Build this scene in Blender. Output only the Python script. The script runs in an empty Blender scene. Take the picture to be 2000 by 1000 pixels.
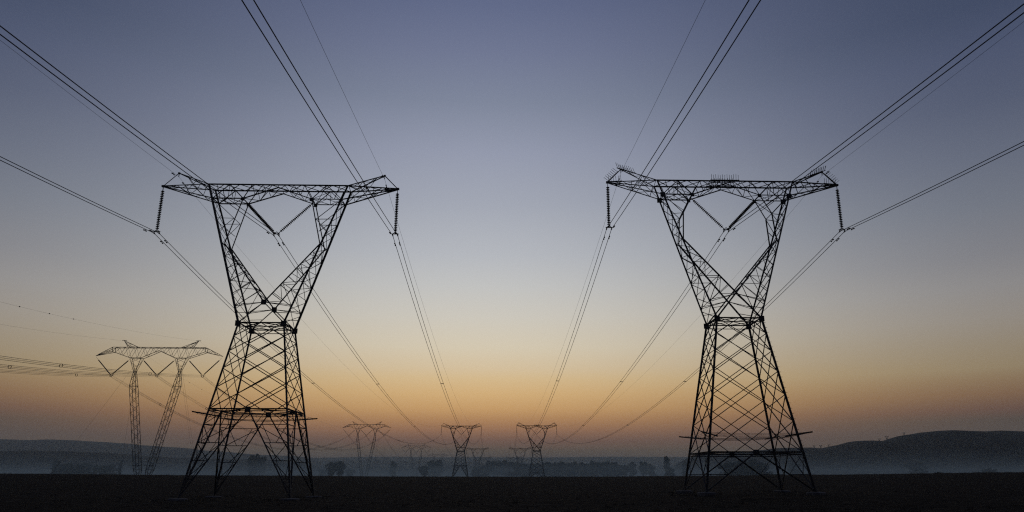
import bpy, math, random
from mathutils import Vector, Matrix

random.seed(7)
sc = bpy.context.scene
COL = sc.collection
R = math.radians

# ------------------------------------------------------------------ camera
HC = 1.604
cam = bpy.data.cameras.new("camera")
cam.sensor_width = 36.0
cam.lens = 1467.07 / 2000 * 36
cam.shift_x = -37.3 / 2000
cam.clip_start = 0.5
cam.clip_end = 20000
camo = bpy.data.objects.new("camera", cam)
COL.objects.link(camo)
camo.location = (0, 0, HC)
camo.rotation_euler = (math.pi / 2 + .2861, 0, 0)
sc.camera = camo

# ------------------------------------------------------------------ sky
SUN_AZ = -4.0          # degrees, measured from +Y towards +X
world = bpy.data.worlds.new("World")
sc.world = world
world.use_nodes = True
wt = world.node_tree
wt.nodes.clear()
wo = wt.nodes.new("ShaderNodeOutputWorld")
bg = wt.nodes.new("ShaderNodeBackground")
wt.links.new(bg.outputs[0], wo.inputs[0])


def wn(kind, **kw):
    n = wt.nodes.new(kind)
    for k, v in kw.items():
        setattr(n, k, v)
    return n


def wmath(op, a, b=None, clamp=False):
    n = wn("ShaderNodeMath", operation=op, use_clamp=clamp)
    for i, v in enumerate((a, b)):
        if v is None:
            continue
        if isinstance(v, (int, float)):
            n.inputs[i].default_value = v
        else:
            wt.links.new(v, n.inputs[i])
    return n.outputs[0]


def lin(c):
    return tuple(((v / 255) / 12.92 if v / 255 <= .04045 else ((v / 255 + .055) / 1.055) ** 2.4) for v in c)


sky = wn("ShaderNodeTexSky", sky_type='NISHITA', sun_disc=False)
sky.sun_elevation = R(-3.0)
sky.sun_rotation = R(SUN_AZ)
sky.altitude = 1500
sky.dust_density = 2
sky.ozone_density = 2
tc = wn("ShaderNodeTexCoord")
sep = wn("ShaderNodeSeparateXYZ")
wt.links.new(tc.outputs["Generated"], sep.inputs[0])
elev = wmath('MULTIPLY', wmath('ARCSINE', sep.outputs[2]), 180 / math.pi / 60, True)   # 0..60 degrees -> 0..1
hx = wmath('DIVIDE', sep.outputs[0], wmath('SQRT', wmath('SUBTRACT', 1.0001, wmath('POWER', sep.outputs[2], 2))))
hy = wmath('DIVIDE', sep.outputs[1], wmath('SQRT', wmath('SUBTRACT', 1.0001, wmath('POWER', sep.outputs[2], 2))))
cosaz = wmath('ADD', wmath('MULTIPLY', hx, math.sin(R(SUN_AZ))), wmath('MULTIPLY', hy, math.cos(R(SUN_AZ))))
azd = wmath('MULTIPLY', wmath('ARCCOSINE', wmath('MINIMUM', wmath('MAXIMUM', cosaz, -1.0), 1.0)), 180 / math.pi)


def ramp(stops):
    n = wn("ShaderNodeValToRGB")
    el = n.color_ramp.elements
    n.color_ramp.interpolation = 'LINEAR'
    while len(el) > 1:
        el.remove(el[-1])
    first = True
    for d, c in stops:
        e = el[0] if first else el.new(d / 60)
        e.position = d / 60
        e.color = (*c, 1)
        first = False
    wt.links.new(elev, n.inputs[0])
    return n.outputs[0]


#SKYSTOPS
SKY_SUN = [(0.00, (0.0400, 0.0400, 0.0450)), (1.30, (0.0500, 0.0460, 0.0480)), (1.87, (0.0920, 0.0570, 0.0320)), (2.60, (0.2292, 0.0861, 0.0367)), (3.34, (0.5058, 0.2050, 0.0614)), (4.08, (0.6923, 0.3237, 0.0861)), (4.83, (0.8614, 0.4643, 0.1379)), (5.96, (0.9306, 0.5756, 0.2135)), (7.09, (0.9079, 0.6415, 0.3092)), (7.86, (0.8773, 0.6781, 0.4049)), (9.39, (0.8342, 0.7185, 0.5141)), (11.70, (0.7295, 0.6801, 0.5753)), (14.04, (0.6237, 0.6177, 0.5883)), (16.38, (0.5201, 0.5344, 0.5586)), (20.27, (0.3967, 0.4193, 0.4794)), (24.13, (0.3165, 0.3414, 0.4311)), (27.92, (0.2200, 0.2490, 0.3319)), (31.61, (0.1642, 0.1879, 0.2873)), (34.90, (0.1206, 0.1441, 0.2438)), (60.00, (0.0343, 0.0423, 0.0887))]
SKY_SIDE = [(0.00, (0.1200, 0.0750, 0.0500)), (3.53, (0.0920, 0.0570, 0.0320)), (4.17, (0.1616, 0.0685, 0.0334)), (5.14, (0.2638, 0.1330, 0.0476)), (6.12, (0.3214, 0.2049, 0.0905)), (6.77, (0.3573, 0.2610, 0.1331)), (8.08, (0.3499, 0.2744, 0.1715)), (10.05, (0.3340, 0.2908, 0.2385)), (12.04, (0.2958, 0.2787, 0.2650)), (14.02, (0.2362, 0.2323, 0.2430)), (17.34, (0.1758, 0.1903, 0.2250)), (20.63, (0.1322, 0.1488, 0.1988)), (23.87, (0.0916, 0.1078, 0.1629)), (27.04, (0.0726, 0.0890, 0.1492)), (29.89, (0.0520, 0.0681, 0.1202)), (60.00, (0.0194, 0.0252, 0.0545))]
SKY_ANTI = [(0.00, (0.0232, 0.0212, 0.0319)), (8.00, (0.0319, 0.0296, 0.0423)), (18.00, (0.0343, 0.0369, 0.0612)), (36.00, (0.0273, 0.0319, 0.0578)), (60.00, (0.0176, 0.0212, 0.0423))]
#ENDSKY
rs = ramp(SKY_SUN)
rd = ramp(SKY_SIDE)
ra = ramp(SKY_ANTI)


def maprange(v, a, b):
    n = wn("ShaderNodeMapRange", interpolation_type='SMOOTHSTEP')
    wt.links.new(v, n.inputs[0])
    n.inputs[1].default_value = a
    n.inputs[2].default_value = b
    return n.outputs[0]


def mix(f, a, b):
    n = wn("ShaderNodeMix", data_type='RGBA')
    wt.links.new(f, n.inputs[0])
    wt.links.new(a, n.inputs[6])
    wt.links.new(b, n.inputs[7])
    return n.outputs[2]


glow = mix(maprange(azd, 33, 120), mix(maprange(azd, 0, 40), rs, rd), ra)
nsc = wn("ShaderNodeMix", data_type='RGBA', blend_type='MULTIPLY')
nsc.inputs[0].default_value = 1
wt.links.new(sky.outputs[0], nsc.inputs[6])
nsc.inputs[7].default_value = (.1, .1, .1, 1)
add = wn("ShaderNodeMix", data_type='RGBA', blend_type='ADD')
add.inputs[0].default_value = 1
wt.links.new(glow, add.inputs[6])
wt.links.new(nsc.outputs[2], add.inputs[7])
wt.links.new(add.outputs[2], bg.inputs[0])
bg.inputs[1].default_value = 1.0

# the sun has just set behind the hills: a very weak, low, warm lamp
sun = bpy.data.lights.new("sun", 'SUN')
sun.energy = .02
sun.angle = R(.5)
sun.color = (1, .62, .35)
suno = bpy.data.objects.new("sun", sun)
COL.objects.link(suno)
_el, _az = R(.6), R(SUN_AZ)
_to = Vector((math.sin(_az) * math.cos(_el), math.cos(_az) * math.cos(_el), math.sin(_el)))
suno.rotation_euler = _to.to_track_quat('Z', 'Y').to_euler()

sc.view_settings.view_transform = 'Standard'
sc.view_settings.look = 'None'
sc.view_settings.exposure = 0
sc.view_settings.gamma = 1
sc.cycles.use_denoising = False
sc.cycles.use_adaptive_sampling = False
sc.cycles.filter_width = 1.2
sc.cycles.max_bounces = 4
sc.cycles.diffuse_bounces = 2
sc.cycles.volume_bounces = 1
sc.cycles.transparent_max_bounces = 16


# ------------------------------------------------------------------ materials
def material(name, col, rough=.8, metal=0, spec=.3, scale=3, amount=.35, bump=0, bscale=20, stretch=(1, 1, 1)):
    m = bpy.data.materials.new(name)
    m.use_nodes = True
    t = m.node_tree
    b = t.nodes["Principled BSDF"]
    b.inputs["Roughness"].default_value = rough
    b.inputs["Metallic"].default_value = metal
    b.inputs["Specular IOR Level"].default_value = spec
    co = t.nodes.new("ShaderNodeTexCoord")
    mp = t.nodes.new("ShaderNodeMapping")
    mp.inputs["Scale"].default_value = stretch
    t.links.new(co.outputs["Object"], mp.inputs[0])
    nz = t.nodes.new("ShaderNodeTexNoise")
    nz.inputs["Scale"].default_value = scale
    nz.inputs["Detail"].default_value = 8
    t.links.new(mp.outputs[0], nz.inputs[0])
    cr = t.nodes.new("ShaderNodeValToRGB")
    cr.color_ramp.elements[0].position = .3
    cr.color_ramp.elements[1].position = .7
    cr.color_ramp.elements[0].color = (*[c * (1 - amount) for c in col], 1)
    cr.color_ramp.elements[1].color = (*[c * (1 + amount) for c in col], 1)
    t.links.new(nz.outputs[0], cr.inputs[0])
    t.links.new(cr.outputs[0], b.inputs["Base Color"])
    if bump:
        n2 = t.nodes.new("ShaderNodeTexNoise")
        n2.inputs["Scale"].default_value = bscale
        n2.inputs["Detail"].default_value = 6
        t.links.new(mp.outputs[0], n2.inputs[0])
        bp = t.nodes.new("ShaderNodeBump")
        bp.inputs["Strength"].default_value = bump
        bp.inputs["Distance"].default_value = .3
        t.links.new(n2.outputs[0], bp.inputs["Height"])
        t.links.new(bp.outputs[0], b.inputs["Normal"])
    return m


M_STEEL = material("weathered_galvanised_steel", (.075, .074, .073), .75, 0, .3, 4, .3)
M_GUSSET = material("dark_steel_plate", (.06, .06, .06), .8, 0, .25, 6, .3)
M_CABLE = material("weathered_aluminium_cable", (.09, .09, .092), .7, 0, .3, 10, .2)
M_DISC = material("brown_glazed_porcelain", (.05, .028, .02), .35, 0, .4, 10, .2)
M_CONC = material("stained_concrete", (.17, .165, .155), .95, 0, .2, 2, .3, .2, 12)
M_SOIL = material("ploughed_soil", (.0145, .0115, .0098), 1, 0, .04, .35, .6, .9, 1.4)
M_HILL = material("dry_veld_hillside", (.05, .05, .04), 1, 0, .05, .01, .4)
M_LEAF = material("dusky_foliage", (.045, .055, .035), .9, 0, .1, .8, .5)
M_BARK = material("dark_bark", (.05, .042, .036), .95, 0, .1, 3, .4)
M_GRASS = material("dry_grass", (.08, .065, .045), 1, 0, .1, 2, .4)
M_MARK = material("orange_line_marker", (.12, .06, .04), .7, 0, .3, 2, .2)


# ------------------------------------------------------------------ mesh helpers
BW = [1.0]          # far pylons get slightly stouter bars so that they keep their weight


class MB:
    def __init__(self):
        self.v, self.f = [], []

    def bar(self, p, q, w, L=True, ref=None):
        """one steel angle (L section) or square bar from p to q, w wide"""
        p, q = Vector(p), Vector(q)
        d = q - p
        if d.length < 1e-5:
            return self
        d.normalize()
        up = Vector(ref) if ref else (Vector((0, 0, 1)) if abs(d.z) < .95 else Vector((0, 1, 0)))
        a = d.cross(up).normalized()
        b = d.cross(a).normalized()
        w = w * BW[0]
        h, t = w / 2, w * .2
        prof = [(-h, -h), (h, -h), (h, -h + t), (-h + t, -h + t), (-h + t, h), (-h, h)] if L else [(-h, -h), (h, -h), (h, h), (-h, h)]
        n, o = len(prof), len(self.v)
        for e in (p, q):
            for x, y in prof:
                self.v.append(e + a * x + b * y)
        for i in range(n):
            j = (i + 1) % n
            self.f.append((o + i, o + j, o + n + j, o + n + i))
        self.f.append(tuple(o + i for i in range(n))[::-1])
        self.f.append(tuple(o + n + i for i in range(n)))
        return self

    def tube(self, pts, r, n=5):
        o = len(self.v)
        pts = [Vector(p) for p in pts]
        m = len(pts)
        for i, p in enumerate(pts):
            d = (pts[min(i + 1, m - 1)] - pts[max(i - 1, 0)]).normalized()
            up = Vector((0, 0, 1)) if abs(d.z) < .95 else Vector((0, 1, 0))
            a = d.cross(up).normalized()
            b = a.cross(d).normalized()
            rr = r[i] if isinstance(r, (list, tuple)) else r
            for k in range(n):
                t = 2 * math.pi * k / n
                self.v.append(p + a * math.cos(t) * rr + b * math.sin(t) * rr)
        for i in range(m - 1):
            for k in range(n):
                l = (k + 1) % n
                self.f.append((o + i * n + k, o + i * n + l, o + (i + 1) * n + l, o + (i + 1) * n + k))
        self.f.append(tuple(o + k for k in range(n))[::-1])
        self.f.append(tuple(o + (m - 1) * n + k for k in range(n)))
        return self

    def box(self, c, s, M=None):
        o = len(self.v)
        for i in range(8):
            p = Vector(((i & 1) - .5, (i >> 1 & 1) - .5, (i >> 2 & 1) - .5))
            p = Vector((p.x * s[0], p.y * s[1], p.z * s[2]))
            if M:
                p = M @ p
            self.v.append(Vector(c) + p)
        for q in ((0, 2, 3, 1), (4, 5, 7, 6), (0, 1, 5, 4), (2, 6, 7, 3), (0, 4, 6, 2), (1, 3, 7, 5)):
            self.f.append(tuple(o + k for k in q))
        return self

    def lathe(self, prof, n=10, M=None):
        o = len(self.v)
        for r, z in prof:
            for k in range(n):
                t = 2 * math.pi * k / n
                p = Vector((r * math.cos(t), r * math.sin(t), z))
                self.v.append(M @ p if M else p)
        for i in range(len(prof) - 1):
            for k in range(n):
                l = (k + 1) % n
                self.f.append((o + i * n + k, o + i * n + l, o + (i + 1) * n + l, o + (i + 1) * n + k))
        self.f.append(tuple(o + k for k in range(n))[::-1])
        self.f.append(tuple(o + (len(prof) - 1) * n + k for k in range(n)))
        return self

    def build(self, name, m, parent=None, smooth=False):
        me = bpy.data.meshes.new(name)
        me.from_pydata([tuple(v) for v in self.v], [], self.f)
        me.materials.append(m)
        if smooth:
            me.polygons.foreach_set("use_smooth", [True] * len(me.polygons))
        me.update()
        o = bpy.data.objects.new(name, me)
        COL.objects.link(o)
        if parent:
            o.parent = parent
        return o


def tag(o, label=None, cat=None, group=None, kind=None):
    if label:
        o["label"] = label
    if cat:
        o["category"] = cat
    if group:
        o["group"] = group
    if kind:
        o["kind"] = kind
    return o


def empty(name, loc=(0, 0, 0), rz=0):
    o = bpy.data.objects.new(name, None)
    o.empty_display_size = .5
    COL.objects.link(o)
    o.location = loc
    o.rotation_euler = (0, 0, rz)
    return o


def copy_tree(o, parent=None):
    c = o.copy()
    COL.objects.link(c)
    c.parent = parent
    for ch in list(o.children):
        copy_tree(ch, c)
    return c


def lerp(a, b, t):
    return Vector(a) + (Vector(b) - Vector(a)) * t


def smooth(a, b, x):
    t = min(1, max(0, (x - a) / (b - a)))
    return t * t * (3 - 2 * t)


# ------------------------------------------------------------------ ground
CREST = [(-180, 1.9), (-60, 2.45), (-34, 2.3), (-20, 1.95), (-8, 1.68), (4, 1.66), (10, 1.82), (20, 2.15), (33, 2.65), (60, 2.8), (180, 1.9)]


def crest_height(azd_):
    for (a, h), (b, k) in zip(CREST, CREST[1:]):
        if a <= azd_ <= b:
            t = (azd_ - a) / (b - a)
            t = t * t * (3 - 2 * t)
            return h + (k - h) * t
    return 1.9


def ground_z(x, y):
    r = math.hypot(x, y)
    c = crest_height(math.degrees(math.atan2(x, y)))
    z = c * smooth(45, 215, r) * (1 - .75 * smooth(232, 330, r)) - .3 * smooth(330, 600, r)
    z += .32 * math.exp(-((x - 17) ** 2 + (y - 60) ** 2) / 500)
    z -= .1 * math.exp(-((x + 21) ** 2 + (y - 60) ** 2) / 400)
    return z


from mathutils import noise as mnoise


def clods(x, y, r):
    if r > 300 or r < 20:
        return 0
    a = smooth(20, 30, r) * (1 - smooth(240, 300, r))
    p = Vector((x * .9, y * .9, 0))
    return a * (.05 * mnoise.noise(p) + .035 * mnoise.noise(p * 2.7) + .05 * mnoise.noise(Vector((x * .12, y * .35, 5))))


def build_ground():
    azs = [-180 + i * 10 for i in range(14)]
    azs = [a for a in azs if a < -44] + [-44 + i * .2 for i in range(441)] + [50 + i * 10 for i in range(14)]
    azs = [a for a in azs if a < 180]
    rr = [2, 8, 16, 24]
    r = 28
    while r < 330:
        rr.append(r)
        r *= 1.0135
    while r < 5900:
        rr.append(r)
        r *= 1.12
    rr.append(5960)
    mb = MB()
    n = len(azs)
    mb.v.append(Vector((0, 0, 0)))
    for r in rr:
        for a in azs:
            x, y = r * math.sin(R(a)), r * math.cos(R(a))
            mb.v.append(Vector((x, y, ground_z(x, y) + clods(x, y, r))))
    for k in range(n):
        mb.f.append((0, 1 + (k + 1) % n, 1 + k))
    for i in range(len(rr) - 1):
        for k in range(n):
            l = (k + 1) % n
            mb.f.append((1 + i * n + k, 1 + i * n + l, 1 + (i + 1) * n + l, 1 + (i + 1) * n + k))
    o = mb.build("field", M_SOIL, smooth=True)
    tag(o, kind="structure")


build_ground()


# ------------------------------------------------------------------ hills: each a rounded ridge with its own distance and depth
F, CX, TH = 1467.07, 1037.3, .2861
CT, ST = math.cos(TH), math.sin(TH)


def at(px, py, Y):
    """point on the plane y = Y that the photograph shows at px, py"""
    u, v = (px - CX) / F, (500 - py) / F
    d = Y / (CT - v * ST)
    return Vector((u * d, Y, HC + (ST + v * CT) * d))


def hill(name, Y, outline, depth, label, wob=1.0, seed=0):
    pts = [at(px, py, Y) for px, py in outline]
    xs = [p.x for p in pts]
    mb = MB()
    nx, ny = 160, 26
    for j in range(ny + 1):
        t = j / ny * 2 - 1
        prof = (math.cos(t * math.pi) * .5 + .5) ** .8
        for i in range(nx + 1):
            x = xs[0] + (xs[-1] - xs[0]) * i / nx
            for a, b in zip(pts, pts[1:]):
                if a.x <= x <= b.x:
                    s = (x - a.x) / max(1e-6, b.x - a.x)
                    s = s * s * (3 - 2 * s) * .6 + s * .4
                    z = a.z + (b.z - a.z) * s
                    break
            n1 = mnoise.noise(Vector((x * .004 + seed, t * 2, seed)))
            n2 = mnoise.noise(Vector((x * .03 + seed, t * 5, seed)))
            edge = smooth(0, .06, min(i, nx - i) / nx)
            zz = (z + 3) * prof * edge + (wob * 6 * n1 * abs(t) + wob * .5 * n2) * prof * edge - 3
            mb.v.append(Vector((x, Y + t * depth, zz)))
    for j in range(ny):
        for i in range(nx):
            a = j * (nx + 1) + i
            mb.f.append((a, a + 1, a + nx + 2, a + nx + 1))
    o = mb.build(name, M_HILL, smooth=True)
    tag(o, label, "hill", None, "structure")
    return o


hill("hill", 1350, [(1300, 896), (1340, 892.5), (1400, 886), (1460, 882), (1520, 875), (1571, 874.6), (1600, 876.3), (1648, 867.5), (1672, 861.3),
                    (1692, 861), (1722, 864.5), (1747, 857), (1770, 849.5), (1802, 844), (1842, 841), (1879, 842.5), (1903, 843.3),
                    (1934, 842), (2000, 844.5), (2120, 858), (2300, 900)], 420,
     "broad dark rounded hill rising on the right skyline", 1, 1)
hill("hill", 3900, [(-360, 890), (-150, 862), (0, 858), (80, 860), (112, 859), (145, 860), (197, 863), (246, 866), (275, 869.5), (340, 873.5), (420, 881), (520, 889), (640, 893)], 1100,
     "long pale blue ridge on the left skyline", 1.2, 5)
hill("hill", 1700, [(-250, 900), (0, 882), (80, 880), (200, 884), (300, 891.5), (345, 894), (480, 897), (640, 905)], 350, "lower blue ridge in front of the long left ridge", .8, 9)
hill("hill", 5680, [(480, 900), (600, 894), (760, 892), (900, 893), (1060, 893.5), (1200, 892), (1330, 892.5), (1480, 898)], 300, "faint flat ridge behind the distant central pylons", .8, 13)
hill("hill", 4200, [(330, 912), (480, 901), (600, 899), (760, 899.5), (850, 901), (1000, 905), (1150, 915)], 300, "low misty rise behind the second guyed pylon", .5, 17)
hill("hill", 3000, [(-100, 921), (100, 912), (420, 910), (600, 910), (760, 911), (900, 909), (1000, 910), (1150, 921)], 260, "nearest low misty rise beyond the field", .4, 21)

# ------------------------------------------------------------------ delta pylon (self supporting)
LEGW, CHW, BRW, SBW = .145, .1, .062, .046
FX, FY, WX, WY, ZW = 4.011, 3.514, 1.794, 1.625, 13.394
BX, BY, ZB, TX, TY, ZT = 5.42, .69, 24.256, 5.861, .738, 25.497
CXX, ZN, TIP, ZTIP, PX, ZP, EX, EY, ZE = 2.88, 25.25, 10.0, 25.538, 8.825, 26.752, 4.05, .8645, 20.207
SG = ((-1, -1), (1, -1), (1, 1), (-1, 1))


def legp(sx, sy, z):
    t = z / ZW
    return Vector((sx * (FX + (WX - FX) * t), sy * (FY + (WY - FY) * t), z))


def outer(sx, sy, z):
    t = (z - ZW) / (ZB - ZW)
    return Vector((sx * (WX + (BX - WX) * t), sy * (WY + (BY - WY) * t), z))


def zigzag(mb, a0, a1, b0, b1, n, w, cross=False, rungs=False, start=0):
    """bracing between chord a0-a1 and chord b0-b1"""
    for i in range(n):
        t, u = i / n, (i + 1) / n
        if (i + start) % 2 == 0 or cross:
            mb.bar(lerp(a0, a1, t), lerp(b0, b1, u), w)
        if (i + start) % 2 == 1 or cross:
            mb.bar(lerp(b0, b1, t), lerp(a0, a1, u), w)
        if rungs and i:
            mb.bar(lerp(a0, a1, t), lerp(b0, b1, t), w)


def lattice(mb, a0, a1, b0, b1, n, m, w):
    """double web: every node of one leg runs up to the node m panels higher on the other leg"""
    ts = [0]
    wa, wb = (Vector(b0) - Vector(a0)).length, (Vector(b1) - Vector(a1)).length
    q = (wb / wa) ** (1 / n)
    s = 1
    for i in range(n):
        ts.append(ts[-1] + s)
        s *= q
    ts = [t / ts[-1] for t in ts]
    for i in range(-m + 1, n):
        lo, hi = i, i + m
        for (p0, p1, q0, q1) in ((a0, a1, b0, b1), (b0, b1, a0, a1)):
            k0, k1 = 0., 1.
            P = lambda k: lerp(p0, p1, ts[k])
            Q = lambda k: lerp(q0, q1, ts[k])
            if lo >= 0 and hi <= n:
                mb.bar(P(lo), Q(hi), w)
            elif lo < 0:
                # starts on the belt part of the way across
                f = -lo / m
                mb.bar(lerp(P(0), Q(0), f), Q(hi), w)
            else:
                f = (n - lo) / m
                mb.bar(P(lo), lerp(P(n), Q(n), f), w)


def gusset(parent, p, s, d=.05, rz=0):
    mb = MB().box((0, 0, 0), (s, d, s))
    # cut corners give the plate its riveted, eight sided outline
    mb.box((0, -d, 0), (s * .55, d * .6, s * .55))
    o = mb.build("gusset_plate", M_GUSSET, parent)
    o.location = p
    o.rotation_euler = (0, 0, rz)
    return o


def delta_pylon(root, kind):
    zb = 6.57 if kind == "open" else 2.955     # belt height
    faces = [(SG[i], SG[(i + 1) % 4]) for i in range(4)]
    # legs, each one steel angle from foot to waist with step bolts on one of them
    for k, (sx, sy) in enumerate(SG):
        mb = MB().bar(legp(sx, sy, -.05), legp(sx, sy, ZW), LEGW)
        if k == 1:
            for i in range(26):
                p = legp(sx, sy, 3 + i * .4)
                mb.bar(p, p + Vector((.22 * sx, 0, 0)), .025, False)
        mb.build("leg", M_STEEL, root)
    # footings
    for sx, sy in SG:
        mb = MB().lathe([(.7, -.6), (.7, .07), (.62, .11), (.3, .13)], 12)
        fo = mb.build("footing", M_CONC, root)
        fo.location = legp(sx, sy, 0)
        fo.location.z = 0
    # body webs
    for (a, b) in faces:
        mb = MB()
        if kind == "open":
            lattice(mb, legp(*a, zb), legp(*a, ZW), legp(*b, zb), legp(*b, ZW), 5, 2, BRW)
        else:
            lattice(mb, legp(*a, zb), legp(*a, ZW), legp(*b, zb), legp(*b, ZW), 6, 2, BRW)
        mb.build("body_bracing", M_STEEL, root)
    # lower belt
    mb = MB()
    for (a, b) in faces:
        p, q = legp(*a, zb), legp(*b, zb)
        mb.bar(p, q, CHW)
        mb.bar(p - Vector((0, 0, .16)), q - Vector((0, 0, .16)), .07)
    mids = [lerp(legp(*a, zb), legp(*b, zb), .5) for a, b in faces]
    for i in range(4):
        mb.bar(mids[i], mids[(i + 1) % 4], BRW)
    mb.build("belt_frame", M_STEEL, root)
    for i in (0, 2):
        gusset(root, mids[i] + Vector((0, -.03, -.05)), .42)
    # open A frames between the belt and the feet
    for fi, (a, b) in enumerate(faces):
        mb = MB()
        m = mids[fi]
        for s, o in ((a, b), (b, a)):
            foot = legp(*s, .15)
            mb.bar(m, foot, CHW)
            levels = (1.45, 2.75, 4.05, 5.4) if kind == "open" else (1.35,)
            L0 = [legp(*s, z) for z in levels]
            A0 = [lerp(foot, m, (z - .15) / (zb - .15)) for z in levels]
            for p, q in zip(L0, A0):
                mb.bar(p, q, BRW * .9)
            if kind == "open":
                for i in range(len(levels) - 1):
                    mb.bar(A0[i], L0[i + 1], SBW) if i % 2 else mb.bar(L0[i], A0[i + 1], SBW)
                    mb.bar(lerp(L0[i], A0[i], .5), L0[i + 1] if i % 2 == 0 else A0[i + 1], SBW)
                    mb.bar(lerp(L0[i], A0[i], .72), lerp(L0[i + 1], A0[i + 1], .78), SBW * .8)
                mb.bar(L0[-1], lerp(legp(*s, zb), m, .5), SBW)
                mb.bar(lerp(legp(*s, zb), m, .5), A0[-1], SBW)
                mb.bar(legp(*s, .75), A0[0], SBW)
            else:
                mb.bar(A0[0], legp(*s, zb), SBW)
                mb.bar(L0[0], lerp(legp(*s, zb), m, .45), SBW * .8) if fi % 2 else None
        mb.build("base_bracing", M_STEEL, root)
    # waist ring
    mb = MB()
    W = [Vector((sx * WX, sy * WY, ZW)) for sx, sy in SG]
    for i in range(4):
        mb.bar(W[i], W[(i + 1) % 4], CHW)
        mb.bar(W[i] - Vector((0, 0, .3)), W[(i + 1) % 4] - Vector((0, 0, .3)), BRW)
    wm = [lerp(W[i], W[(i + 1) % 4], .5) for i in range(4)]
    for i in range(4):
        mb.bar(wm[i], wm[(i + 1) % 4], BRW)
    mb.bar(W[0], W[2], SBW).bar(W[1], W[3], SBW)
    mb.build("waist_ring", M_STEEL, root)
    for i, (sx, sy) in enumerate(SG):
        gusset(root, W[i] + Vector((0, -.04 if sy < 0 else .04, -.06)), .44)
    # the two arms of the Y
    ZV = 15.1 if kind == "open" else 15.42
    tv = (ZV - ZW) / (ZE - ZW)
    for s in (-1, 1):
        mb = MB()
        V, E, B, C, O, T, K = {}, {}, {}, {}, {}, {}, {}
        for y in (-1, 1):
            E[y] = outer(s, y, ZE)
            E[y].y = y * EY
            Ei = E[y] + Vector((-s * .14, 0, 0))
            B[y] = Vector((s * BX, y * BY, ZB))
            C[y] = Vector((s * CXX, y * BY, ZB))
            T[y] = Vector((s * TX, y * TY, ZT))
            O[y] = Vector((s * WX, y * WY, ZW))
            V[y] = Vector((0, y * (WY + (EY - WY) * tv), ZV))
            K[y] = lerp(E[y], C[y], .55) + Vector((s * .36, 0, .12))
            mb.bar(O[y], T[y], LEGW * .95)                       # outer chord, waist to top chord
            if kind == "open":
                mb.bar(Ei, V[y], CHW * 1.1)                       # inner chord to the crotch
                mb.bar(V[y], Vector((-s * WX, y * WY, ZW)), CHW * .8)
                mb.bar(Ei, C[y], CHW * .9)                        # upper strut to the window corner
            else:
                mb.bar(Ei, Vector((-s * WX, y * WY, ZW)), CHW * 1.1)
                mb.bar(Ei, K[y], CHW * .9)
                mb.bar(K[y], C[y], CHW * .9)
                mb.bar(K[y], B[y], BRW)
            # face bracing of the lower triangle
            n = 6
            O1 = lerp(O[y], E[y], .04)
            zigzag(mb, E[y], O1, lerp(Ei, V[y], .02), V[y], n, SBW, start=1, rungs=True)
            mb.bar(V[y], lerp(O[y], E[y], .22), SBW)
            mb.bar(lerp(V[y], O[y], .5), lerp(O[y], E[y], .12), SBW)
            # upper triangle
            top = K[y] if kind != "open" else lerp(E[y], C[y], .55)
            mb.bar(top, outer(s, y, ZE + (ZB - ZE) * .55), SBW)
            mb.bar(top, outer(s, y, ZE + (ZB - ZE) * .28), SBW)
            if kind == "open":
                mb.bar(top, B[y], SBW)
                mb.bar(lerp(E[y], C[y], .28), outer(s, y, ZE + (ZB - ZE) * .45), SBW)
            else:
                mb.bar(lerp(K[y], C[y], .45), lerp(B[y], C[y], .3), SBW)
                mb.bar(lerp(K[y], E[y], .5), outer(s, y, ZE + (ZB - ZE) * .2), SBW)
        # side webs between the near and the far chords
        zigzag(mb, O[-1], E[-1], O[1], E[1], 6, SBW, cross=True)
        zigzag(mb, E[-1], B[-1], E[1], B[1], 4, SBW, cross=True)
        zigzag(mb, V[-1], E[-1], V[1], E[1], 7, SBW, cross=False, rungs=True)
        mb.bar(E[-1], E[1], BRW).bar(B[-1], B[1], BRW).bar(C[-1], C[1], BRW)
        if kind != "open":
            mb.bar(K[-1], K[1], BRW)
            mb.bar(lerp(K[-1], K[1], 0), C[1], SBW)
        mb.build("arm", M_STEEL, root)
        for y in (-1, 1):
            if kind != "open":
                gusset(root, B[y] + Vector((0, y * .03, -.05)), .42)
            gusset(root, C[y] + Vector((0, y * .03, -.05)), .3)
    if kind == "open":
        for y in (-1, 1):
            gusset(root, Vector((0, y * (WY + (EY - WY) * tv) - .05, ZV)), .42)
    # centre beam between the arms
    mb = MB()
    for y in (-1, 1):
        T0, T1 = Vector((-TX, y * TY, ZT)), Vector((TX, y * TY, ZT))
        N = Vector((0, y * TY, ZN))
        mb.bar(T0, T1, CHW)
        for s in (-1, 1):
            B, C = Vector((s * BX, y * BY, ZB)), Vector((s * CXX, y * BY, ZB))
            mb.bar(B, C, CHW * .85).bar(C, N, CHW * .85)
            Tm = Vector((s * 4.1, y * TY, ZT))
            Tc = Vector((s * 2.2, y * TY, ZT))
            mb.bar(B, Tm, BRW).bar(Tm, C, BRW * 1.3).bar(C, Tc, BRW)
            mb.bar(lerp(C, N, .33), Tc, SBW).bar(lerp(C, N, .33), Vector((s * 1.3, y * TY, ZT)), SBW)
            mb.bar(lerp(C, N, .66), Vector((s * 1.3, y * TY, ZT)), SBW).bar(lerp(C, N, .66), Vector((s * .5, y * TY, ZT)), SBW)
            mb.bar(lerp(B, C, .5), Tm, SBW)
            mb.bar(lerp(B, C, .25), Vector((s * 5.2, y * TY, ZT)), SBW)
        mb.bar(N, N + Vector((0, 0, ZT - ZN)), SBW)
    n = 9
    a, b = Vector((-TX, -TY, ZT)), Vector((TX, -TY, ZT))
    c, d = Vector((-TX, TY, ZT)), Vector((TX, TY, ZT))
    zigzag(mb, a, b, c, d, n, SBW, cross=True)
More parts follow.
